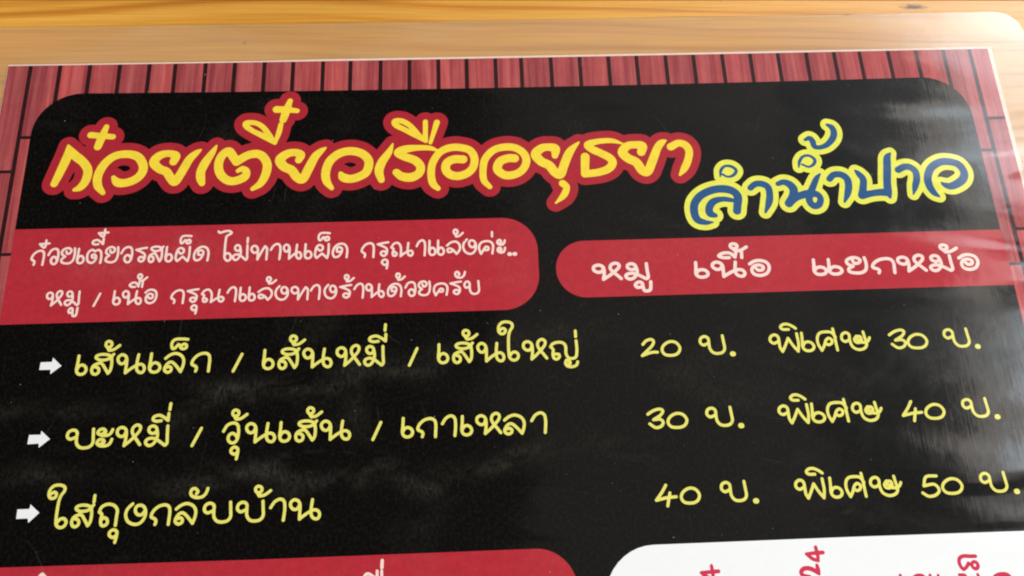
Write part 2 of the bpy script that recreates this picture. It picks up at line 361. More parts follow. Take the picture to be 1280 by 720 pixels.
# ------------------------------------------------------------------ writing, in card millimetres
GLYPHS={'e':[[(0.037,1.029),(0.026,0.653),(0,0.269),(0.067,0.075),(0.203,0),(0.382,0.048),(0.471,0.226),(0.402,0.437),(0.243,0.525),(0.103,0.458),(0.028,0.296)]],
'so':[[(0.42,0.606),(0.276,0.566),(0.067,0.452),(0,0.218),(0.075,0.035),(0.229,-0.02),(0.367,0.069),(0.39,0.232),(0.301,0.356),(0.182,0.377)],[(0.276,0.566),(0.476,0.582),(0.661,0.361),(0.886,0.013)],[(0.886,0.013),(0.999,0.185),(1.033,0.541),(0.993,0.847)],[(0.998,0.847),(0.966,0.942),(0.741,1.049),(0.419,1.071),(0.187,1.001),(0.164,0.885),(0.347,0.774),(0.667,0.763),(0.897,0.85),(1.086,1.06)]],
'maitho':[[(0.277,1.535),(0.154,1.439),(0.009,1.544),(0,1.712),(0.113,1.798),(0.264,1.743),(0.312,1.601),(0.232,1.464),(0.12,1.412),(0.199,1.281)],[(0.199,1.281),(0.45,1.328),(0.731,1.543)]],
'no':[[(0.435,0.767),(0.325,0.549),(0.141,0.528),(0,0.698),(0,0.892),(0.167,1.025),(0.361,0.952),(0.451,0.766),(0.461,0.517),(0.451,0.269),(0.447,0.011)],[(0.447,0.011),(0.681,0.207),(0.929,0.375),(1.158,0.466),(1.34,0.405),(1.424,0.21),(1.348,0.02),(1.179,0.009),(1.03,0.168),(1.001,0.499),(1.05,0.996)]],
'lo':[[(0.001,0.741),(0.214,0.918),(0.501,1.008),(0.805,0.898),(0.972,0.643),(0.963,0.311),(0.859,-0.016)],[(0.859,-0.016),(0.618,0.295),(0.357,0.53),(0.148,0.476),(0,0.232),(0.015,0.067),(0.168,-0.032),(0.331,0.045),(0.35,0.193),(0.245,0.29),(0.132,0.25)]],
'taikhu':[[(0.84,1.774),(0.54,1.806),(0.164,1.79),(0.002,1.615),(0,1.402),(0.077,1.265),(0.216,1.328),(0.326,1.481),(0.418,1.478),(0.504,1.291),(0.642,1.247),(0.788,1.309),(0.785,1.466),(0.646,1.522),(0.509,1.419)]],
'ko':[[(0.227,-0.013),(0.268,0.14),(0.205,0.263),(0.026,0.352),(0,0.475),(0.114,0.709),(0.366,0.913),(0.684,0.969),(0.881,0.851),(0.938,0.599),(0.926,0.267),(0.912,-0.036)]],
'slash':[[(0.422,0.852),(0,-0.077)]],
'ho':[[(0.433,0.749),(0.357,0.572),(0.167,0.545),(0,0.707),(0.021,0.942),(0.225,1.037),(0.413,0.929),(0.473,0.692),(0.46,0.357),(0.413,0.041)],[(0.413,0.041),(0.689,0.282),(0.954,0.564),(1.155,0.838),(1.162,1.052),(0.996,1.142),(0.808,1.029),(0.758,0.806),(0.856,0.567),(1.029,0.338),(1.225,0.064)]],
'mo':[[(0.512,0.82),(0.43,0.676),(0.27,0.654),(0.12,0.763),(0.111,0.959),(0.273,1.062),(0.464,0.985),(0.542,0.737),(0.566,0.492),(0.484,0.224),(0.331,0.041),(0.147,0.005),(0,0.134),(0.011,0.295),(0.189,0.392),(0.432,0.372),(0.631,0.257),(0.978,-0.009)],[(0.978,-0.009),(1.087,0.095),(1.065,0.556),(1.053,1.035)]],
'ii':[[(0.438,1.332),(0.181,1.313),(0,1.391),(0.022,1.555),(0.312,1.638),(0.596,1.502),(0.812,1.335)],[(0.812,1.335),(0.819,1.72)]],
'maiek':[[(0.005,1.557),(0,1.224)]],
'maiekhi':[[(0.024,2.268),(0,1.936)]],
'aimuan':[[(0.098,1.766),(0.24,1.847),(0.375,1.745),(0.313,1.558),(0.128,1.524),(0,1.665),(0.004,1.941),(0.184,2.166),(0.503,2.202),(0.738,2.091),(0.753,1.889),(0.611,1.663),(0.532,1.351),(0.51,0.896),(0.511,0.499),(0.553,0.16),(0.751,0.013),(0.957,0.08),(1.037,0.285),(0.917,0.458),(0.713,0.448),(0.557,0.244)]],
'yo2':[[(0,0.689),(0.137,0.867),(0.447,0.942),(0.709,0.877),(0.82,0.674),(0.818,0.278),(0.937,0.048),(1.138,-0.003),(1.348,0.091),(1.418,0.485),(1.406,0.997)],[(0,0.689),(0.136,0.538),(0.103,0.245),(0.158,0.046),(0.309,-0.015),(0.454,0.109),(0.419,0.263),(0.242,0.268)],[(0.818,-0.088),(0.991,-0.15),(1.01,-0.28),(0.869,-0.331)],[(0.818,-0.088),(0.753,-0.255),(0.864,-0.426),(1.137,-0.463),(1.352,-0.37),(1.418,-0.192)]],
'2':[[(0.085,0.654),(0.3,0.864),(0.586,0.929),(0.703,0.805),(0.597,0.569),(0.303,0.294),(0,0.02)],[(0,0.02),(0.345,0.139),(0.601,0.199),(0.862,0.191)]],
'0':[[(0.576,0.771),(0.847,0.682),(1.014,0.403),(0.901,0.122),(0.609,-0.01),(0.167,0.033),(0,0.265),(0.075,0.519),(0.318,0.711),(0.576,0.771)]],
'bo':[[(0.378,0.576),(0.162,0.498),(0,0.657),(0.056,0.902),(0.274,0.993),(0.458,0.872),(0.468,0.574),(0.491,0.287),(0.634,0.072),(0.861,0.002),(1.147,0.055),(1.296,0.261),(1.281,0.605),(1.251,1.008)]],
'i':[[(0.445,1.259),(0.106,1.276),(0,1.407),(0.146,1.548),(0.405,1.568),(0.672,1.444),(0.85,1.304)]],
'pho':[[(0.388,0.565),(0.178,0.48),(0,0.618),(0.032,0.847),(0.248,0.973),(0.442,0.863),(0.47,0.545),(0.481,0.23),(0.589,-0.002)],[(0.589,-0.002),(0.779,0.335),(0.981,0.748)],[(0.981,0.748),(1.201,0.321),(1.433,-0.012)],[(1.433,-0.012),(1.511,0.426),(1.484,1.003)]],
'sho':[[(0.999,0.738),(0.826,1.004),(0.55,1.059),(0.201,1.013),(0.02,0.77),(0,0.396),(0.152,0.002)],[(0.152,0.002),(0.32,0.271),(0.44,0.554),(0.616,0.693),(0.784,0.572),(0.722,0.373),(0.542,0.31),(0.431,0.394)],[(0.919,1.222),(0.958,0.769),(0.976,0.365),(0.999,-0.009)]],
'sso':[[(0.364,0.531),(0.154,0.469),(0,0.635),(0.065,0.887),(0.287,0.985),(0.46,0.863),(0.447,0.517),(0.555,0.157),(0.866,-0.013),(1.22,0.061),(1.379,0.314),(1.327,0.662),(1.284,0.999)],[(0.964,0.547),(0.835,0.62),(0.913,0.745),(1.082,0.728),(1.125,0.553),(0.995,0.396),(0.797,0.402),(0.711,0.566),(0.86,0.764)],[(1.054,0.411),(1.278,0.387),(1.492,0.472),(1.599,0.653)]],
'3':[[(0,0.78),(0.329,0.976),(0.675,1.048),(0.835,0.947),(0.699,0.716),(0.28,0.462)],[(0.28,0.462),(0.648,0.478),(0.8,0.305),(0.666,0.087),(0.352,0.026),(0.063,0.247)]],
'4':[[(0.584,0.977),(0.337,0.604),(0,0.202)],[(0,0.202),(0.569,0.313),(1.095,0.351)],[(0.768,0.561),(0.589,-0.111)]],
'5':[[(0.908,0.945),(0.338,0.912),(0.13,0.437)],[(0.13,0.437),(0.704,0.502),(0.921,0.194),(0.699,-0.063),(0.296,-0.123),(0,0.069)]],
'a':[[(0.284,0.773),(0.162,0.669),(0,0.772),(0.076,0.943),(0.26,0.98),(0.373,0.835),(0.293,0.691),(0.194,0.63)],[(0.194,0.63),(0.435,0.621),(0.612,0.718),(0.695,0.932)],[(0.268,0.223),(0.145,0.13),(0.011,0.232),(0.088,0.391),(0.256,0.417),(0.356,0.295),(0.276,0.152),(0.15,0.087)],[(0.032,0.188),(0.178,0.075),(0.446,0.066),(0.621,0.167),(0.701,0.407)]],
'wo':[[(0,0.651),(0.194,0.972),(0.512,1.087),(0.754,0.969),(0.827,0.595),(0.787,0.216),(0.639,0.015),(0.422,0.023),(0.28,0.207),(0.319,0.422),(0.496,0.525),(0.693,0.409),(0.775,0.243)]],
'u':[[(0.303,-0.86),(0.345,-0.594),(0.349,-0.325),(0.169,-0.222),(0.004,-0.329),(0,-0.501),(0.169,-0.614),(0.309,-0.539)]],
'aa':[[(0,0.66),(0.197,0.958),(0.476,1.087),(0.68,0.958),(0.729,0.635),(0.713,0.305),(0.68,-0.012)]],
'tho':[[(0,0.698),(0.099,0.96),(0.397,1.087),(0.708,1.014),(0.901,0.776),(0.899,0.419),(0.885,-0.011)],[(0,0.698),(0.144,0.575),(0.115,0.297),(0.164,0.052),(0.317,-0.015),(0.472,0.121),(0.416,0.336),(0.242,0.404),(0.151,0.295)]],
'ngo':[[(0.306,1.071),(0.071,0.823),(0,0.52),(0.14,0.184),(0.469,0.019),(0.774,0.073),(0.98,0.355),(0.998,0.686),(0.87,0.921),(0.67,0.99),(0.496,0.9),(0.477,0.68),(0.61,0.507),(0.81,0.489),(0.925,0.638)]],
'anho':[[(0.287,1.496),(0.361,1.623),(0.184,1.786),(0.006,1.704),(0,1.466),(0.25,1.311),(0.59,1.33),(0.788,1.504),(0.873,1.761)]],
'ai':[[(0,2.077),(0.108,1.965),(0.318,2.049),(0.647,2.095),(0.807,1.945),(0.666,1.822),(0.509,1.7),(0.474,1.341),(0.465,0.911),(0.469,0.483),(0.485,0.162),(0.665,-0.055),(0.823,0.046),(0.845,0.294),(0.727,0.475),(0.562,0.48),(0.489,0.34)]],
'yo':[[(0.388,0.892),(0.491,0.705),(0.767,0.74),(0.882,0.927),(0.661,1.097),(0.286,1.086),(0,0.918),(0.015,0.691),(0.355,0.505)],[(0.355,0.505),(0.058,0.352),(0.056,0.141),(0.441,0.032),(0.884,0.061),(1.156,0.263),(1.242,0.669),(1.18,1.082)]],
'to':[[(0.897,-0.007),(0.915,0.451),(0.841,0.807),(0.664,0.919),(0.461,0.818)],[(0.461,0.818),(0.282,0.944),(0.072,0.794),(0,0.477),(0.087,0.136),(0.33,0.009),(0.522,0.144),(0.592,0.425),(0.467,0.605),(0.297,0.553),(0.35,0.382),(0.481,0.378)]],
'ro':[[(0.656,1.002),(0.368,0.959),(0,0.876)],[(0,0.876),(0.371,0.692),(0.573,0.5),(0.543,0.163),(0.378,0.025),(0.203,0.152),(0.241,0.33),(0.407,0.361),(0.536,0.235)]],
'pho2':[[(0.171,0.655),(0.275,0.531),(0.439,0.598),(0.464,0.827),(0.26,0.947),(0.079,0.802),(0,0.41),(0.003,0.16),(0.107,0.014)],[(0.107,0.014),(0.428,0.326)],[(0.428,0.326),(0.758,-0.005)],[(0.758,-0.005),(0.832,0.386),(0.832,0.996)]],
'do':[[(0.895,0.007),(0.927,0.564),(0.772,0.913),(0.436,0.988),(0.122,0.766),(0,0.376),(0.096,0.066),(0.361,0.079),(0.553,0.36),(0.579,0.646),(0.409,0.758),(0.259,0.64),(0.285,0.425),(0.451,0.42)]],
'tho2':[[(0.344,0.54),(0.17,0.474),(0,0.657),(0.013,0.886),(0.205,0.988),(0.381,0.825),(0.417,0.431),(0.409,0.005)],[(0.409,0.005),(0.631,0.496),(0.858,0.933)],[(0.858,0.933),(0.993,0.772),(1,0.414),(0.99,-0.012)]],
'no2':[[(0,0.619),(0.152,0.867),(0.42,0.946),(0.609,0.71),(0.645,0.313),(0.612,-0.022)],[(0,0.619),(0.155,0.507),(0.09,0.258),(0.125,0.042),(0.292,0.023),(0.358,0.178),(0.237,0.289)],[(0.612,-0.022),(0.859,0.178),(1.093,0.315),(1.328,0.351),(1.428,0.169),(1.307,-0.007),(1.127,0.07),(1.08,0.372),(1.126,0.912)]],
'cho':[[(0,0.644),(0.259,0.868),(0.598,0.916),(0.829,0.671),(0.823,0.31),(0.616,0.029)],[(0.616,0.029),(0.399,0.322),(0.152,0.452),(0.023,0.333),(0.114,0.165),(0.33,0.217)]],
'kho':[[(0.885,0),(0.951,0.575),(0.777,0.855),(0.406,0.895),(0.097,0.744),(0,0.385),(0.124,-0.014)],[(0.124,-0.014),(0.322,0.304),(0.462,0.502),(0.643,0.439),(0.604,0.26),(0.421,0.258)]],
'o':[[(0,0.85),(0.347,1.037),(0.754,1.067),(1.135,0.908),(1.253,0.553),(1.045,0.167),(0.612,0.027),(0.214,0.143),(0.098,0.426),(0.266,0.687),(0.611,0.761),(0.862,0.635),(0.8,0.426),(0.528,0.392),(0.396,0.508)]],
'ue':[[(0.667,1.321),(0.265,1.326),(0,1.461),(0.304,1.643),(0.739,1.63),(1.038,1.339)],[(1.038,1.339),(1.141,1.732)],[(1.469,1.298),(1.503,1.722)]],
'uu':[[(0.349,-0.564),(0.117,-0.578),(0,-0.416),(0.181,-0.229),(0.441,-0.271),(0.497,-0.603),(0.558,-0.797),(0.751,-0.844),(0.957,-0.741),(1.019,-0.219)]],
'chatta':[[(0,1.445),(0.242,1.203),(0.357,1.221),(0.388,1.469),(0.382,1.698)],[(0,1.445),(0.305,1.457),(0.609,1.477)]]}
WORDS=[('y','r1','yellow word, first in the top row',0.43,[('e',31.5,-93.98,5.31,4.87),('so',35.41,-93.98,4.86,4.87),('maitho',38.38,-93.98,4.92,4.87),('no',42,-93.99,4.95,4.87),('e',50.31,-94,5.82,4.87),('lo',54.29,-94.01,4.89,4.87),('taikhu',55.6,-94.01,4.86,4.87),('ko',61.26,-94.02,4.89,4.87)]),
('y','r1','yellow slash, first in the top row',0.43,[('slash',72.16,-94.03,4.85,4.87)]),
('y','r1','yellow word, second in the top row',0.43,[('e',79.95,-94.04,5.46,4.87),('so',84.01,-94.04,4.67,4.87),('maitho',86.78,-94.03,5.13,4.87),('no',90.51,-94.03,5.09,4.87),('ho',99.28,-94.01,4.88,4.87),('mo',106.59,-94,4.52,4.87),('ii',107.83,-94,5.19,4.87),('maiekhi',111.86,-93.99,4.87,4.87)]),
('y','r1','yellow slash, second in the top row',0.43,[('slash',118.39,-93.98,4.85,4.87)]),
('y','r1','yellow word, third in the top row',0.43,[('e',126.09,-93.97,5.38,4.87),('so',130.09,-93.96,4.75,4.87),('maitho',132.82,-93.96,5.08,4.87),('no',136.71,-93.95,4.82,4.87),('aimuan',142.4,-93.94,4.89,4.87),('ho',148.92,-93.93,4.99,4.87),('yo2',156.16,-93.91,4.97,4.87),('maiek',163.09,-93.9,4.87,4.87)]),
('y','r1','yellow figure 20 in the top row',0.43,[('2',180.7,-93.87,4.87,4.87),('0',186.2,-93.86,4.81,4.87)]),
('y','r1','yellow baht sign after the figure 20',0.43,[('bo',196.77,-93.84,4.98,4.87),('dot',205.28,-94.07,1,1)]),
('y','r1','yellow word between 20 and 30 prices',0.43,[('pho',215.96,-93.88,5.05,4.87),('i',219.26,-93.89,4.87,4.87),('e',224.56,-93.91,6.68,4.87),('sho',228.94,-93.92,5.07,4.87),('sso',235.64,-93.95,4.83,4.87)]),
('y','r1','yellow figure 30 at the end of the top row',0.43,[('3',248.95,-93.99,5.11,4.87),('0',253.77,-94.01,5.21,4.87)]),
('y','r1','yellow baht sign after the top row 30',0.43,[('bo',264.2,-94.04,5.07,4.87),('dot',272.85,-94.19,1,1)]),
('y','r2','yellow word, first in the middle row',0.43,[('bo',31.39,-113.1,5.12,4.7),('a',38.97,-113.03,5.31,4.7),('ho',43.92,-113.05,4.88,4.7),('mo',51.32,-113.07,4.95,4.7),('ii',52.66,-113.08,4.69,4.7),('maiekhi',56.66,-113.1,4.7,4.7)]),
('y','r2','yellow slash, first in the middle row',0.43,[('slash',63.07,-113.12,4.88,4.7)]),
('y','r2','yellow word, second in the middle row',0.43,[('wo',70.8,-113.14,4.65,4.7),('maitho',72.88,-113.15,4.98,4.7),('u',73.08,-113.15,4.71,4.7),('no',76.72,-113.16,5.06,4.7),('e',85.17,-113.19,5.44,4.7),('so',89.27,-113.2,4.82,4.7),('maitho',92.12,-113.2,4.9,4.7),('no',95.8,-113.2,5.12,4.7)]),
('y','r2','yellow slash, second in the middle row',0.43,[('slash',109.03,-113.21,4.75,4.7)]),
('y','r2','yellow word, third in the middle row',0.43,[('e',116.59,-113.22,5.66,4.7),('ko',120.59,-113.22,4.97,4.7),('aa',126.94,-113.23,4.7,4.7),('e',131.94,-113.23,5.51,4.7),('ho',135.94,-113.24,4.97,4.7),('lo',143.1,-113.24,5.19,4.7),('aa',150.16,-113.25,5.02,4.7)]),
('y','r2','yellow figure 30 in the middle row',0.43,[('3',180.75,-113.19,4.84,4.7),('0',185.89,-113.17,4.93,4.7)]),
('y','r2','yellow baht sign after the middle row 30',0.43,[('bo',196.35,-113.15,5.07,4.7),('dot',205.07,-113.34,1,1)]),
('y','r2','yellow word between 30 and 40 prices',0.43,[('pho',215.64,-113.11,5.09,4.7),('i',219.15,-113.1,4.56,4.7),('e',224.29,-113.11,6.91,4.7),('sho',228.6,-113.12,5.14,4.7),('sso',235.33,-113.13,4.82,4.7)]),
('y','r2','yellow figure 40 at the end of the middle row',0.43,[('4',248.59,-113.16,4.71,4.7),('0',254.8,-113.17,4.91,4.7)]),
('y','r2','yellow baht sign after the middle row 40',0.43,[('bo',265.19,-113.19,5.05,4.7),('dot',273.9,-113.42,1,1)]),
('y','r3','yellow word of the bottom row',0.42,[('aimuan',28.83,-132.45,4.88,4.7),('so',35.19,-132.24,4.53,4.7),('maiek',40.1,-132.29,4.7,4.7),('tho',41.67,-132.31,4.84,4.7),('u',44.76,-132.33,4.97,4.7),('ngo',48.21,-132.37,4.81,4.7),('ko',54.52,-132.44,4.78,4.7),('lo',60.52,-132.5,4.95,4.7),('anho',63.85,-132.54,4.69,4.7),('bo',67.44,-132.57,5.1,4.7),('bo',75.61,-132.63,4.99,4.7),('maitho',79.87,-132.64,5.12,4.7),('aa',83.83,-132.65,4.83,4.7),('no',88.79,-132.66,5.12,4.7)]),
('y','r3','yellow figure 40 in the bottom row',0.42,[('4',180.91,-132.36,4.75,4.7),('0',187.37,-132.34,4.64,4.7)]),
('y','r3','yellow baht sign after the bottom row 40',0.42,[('bo',197.91,-132.3,4.81,4.7),('dot',206.43,-132.5,1,1)]),
('y','r3','yellow word between 40 and 50 prices',0.42,[('pho',217.21,-132.34,4.77,4.7),('i',220.43,-132.35,4.85,4.7),('e',226.06,-132.37,6.14,4.7),('sho',230.24,-132.39,4.79,4.7),('sso',236.72,-132.41,4.94,4.7)]),
('y','r3','yellow figure 50 at the end of the bottom row',0.42,[('5',249.86,-132.46,4.82,4.7),('0',255.31,-132.48,5.09,4.7)]),
('y','r3','yellow baht sign after the bottom row 50',0.42,[('bo',265.76,-132.51,4.99,4.7),('dot',274.55,-132.68,1,1)]),
('w1','b1','',0.4,[('ko',15.48,-62.98,3.45,4.14),('chatta',17.15,-62.99,4.16,4.14),('wo',19.87,-63,3.24,4.14),('yo',23.49,-63.01,2.78,4.14),('e',27.77,-62.97,3.75,4.14),('to',30.36,-62.99,4.19,4.14),('ii',31.44,-63,3.43,4.14),('chatta',32.71,-60.19,4.24,4.14),('yo',35.4,-63.02,2.6,4.14),('wo',39.51,-63.05,3.56,4.14),('ro',43.49,-63.07,4.26,4.14),('so',47.06,-63.09,3.39,4.14),('e',51.6,-63.12,3.77,4.14),('pho2',54.39,-63.14,4.33,4.14),('taikhu',55.31,-63.15,3.36,4.14),('do',59.3,-63.17,4.21,4.14)]),
('w1','b1','',0.4,[('ai',65.47,-63.2,4.56,4.14),('mo',70,-63.23,3.52,4.14),('maiek',73.67,-63.25,4.14,4.14),('tho2',74.92,-63.25,4.22,4.14),('aa',80.18,-63.28,3.62,4.14),('no',83.78,-63.31,3.38,4.14),('e',89.54,-63.34,3.98,4.14),('pho2',92.4,-63.34,4.38,4.14),('taikhu',93.22,-63.34,3.56,4.14),('do',97.23,-63.34,4.28,4.14)]),
('w1','b1','',0.4,[('ko',105.21,-63.33,3.53,4.14),('ro',109.61,-63.33,4.43,4.14),('u',110.9,-63.33,4.09,4.14),('no2',113.37,-63.33,4.18,4.14),('aa',120.39,-63.32,3.2,4.14),('e',123.83,-63.32,3.73,4.14),('e',126.23,-63.32,3.64,4.14),('cho',128.81,-63.33,4.25,4.14),('maitho',130.78,-63.33,3.42,4.14),('ngo',133.31,-63.34,3.55,4.14),('kho',137.72,-63.35,4.14,4.14),('maiek',141.45,-63.35,4.14,4.14),('a',142.84,-63.41,3.06,4.14),('dot',146.21,-63.66,1,1),('dot',147.64,-63.66,1,1)]),
('w1','b2','',0.38,[('ho',21.16,-74.98,3.31,3.69),('mo',26.1,-74.89,3.34,3.69),('uu',27.34,-74.91,2.25,3.69)]),
('w1','b2','',0.38,[('slash',33.8,-75.01,3.31,3.69)]),
('w1','b2','',0.38,[('e',38.85,-75.08,3.78,3.69),('no',41.3,-75.1,3.46,3.69),('ue',42.74,-75.09,2.3,3.69),('maitho',44.81,-73.25,3.32,3.69),('o',47.18,-75.09,2.44,3.69)]),
('w1','b2','',0.38,[('ko',54.26,-75.09,3.44,3.69),('ro',58.47,-75.08,4.36,3.69),('u',59.9,-75.08,3.7,3.69),('no2',62.36,-75.08,4.13,3.69),('aa',69.2,-75.08,3.13,3.69),('e',72.52,-75.08,3.58,3.69),('e',74.94,-75.07,3.54,3.69),('cho',77.49,-75.09,4.28,3.69),('maitho',79.62,-75.1,3.37,3.69),('ngo',82.11,-75.12,3.32,3.69),('tho2',86.45,-75.14,4.36,3.69),('aa',91.64,-75.14,3.27,3.69),('ngo',95.34,-75.13,3.15,3.69),('ro',99.55,-75.12,4.56,3.69),('maitho',100.76,-75.12,3.31,3.69),('aa',103.38,-75.11,3.37,3.69),('no',106.63,-75.1,3.37,3.69),('do',112.51,-75.09,3.97,3.69),('maitho',114.79,-75.08,3.22,3.69),('wo',117.28,-75.07,3.3,3.69),('yo',120.98,-75.06,2.41,3.69),('kho',125.06,-75.05,3.9,3.69),('ro',129.6,-75.03,4.44,3.69),('anho',131.02,-75.03,3.03,3.69),('bo',133.43,-75.02,3.06,3.69)]),
('w2','rb','',0.55,[('ho',169.34,-72.05,6.1,4.24),('mo',178.23,-72.01,5.65,4.24),('uu',180.55,-72.02,4.3,4.24)]),
('w2','rb','',0.55,[('e',197.77,-72.06,7.33,4.24),('no',202.72,-72.08,6.2,4.24),('ue',204.79,-72.09,4.39,4.24),('maitho',208.46,-70,6.13,4.24),('o',213.18,-72.15,4.34,4.24)]),
('w2','rb','',0.55,[('e',231.13,-72.26,7.49,4.24),('e',235.39,-72.26,7.83,4.24),('yo',240.85,-72.24,4.36,4.24),('ko',247.93,-72.2,6.59,4.24),('ho',255.49,-72.16,6.13,4.24),('mo',264.48,-72.08,5.69,4.24),('maitho',268.41,-72.05,6.28,4.24),('o',273.07,-72.13,4.18,4.24)])]
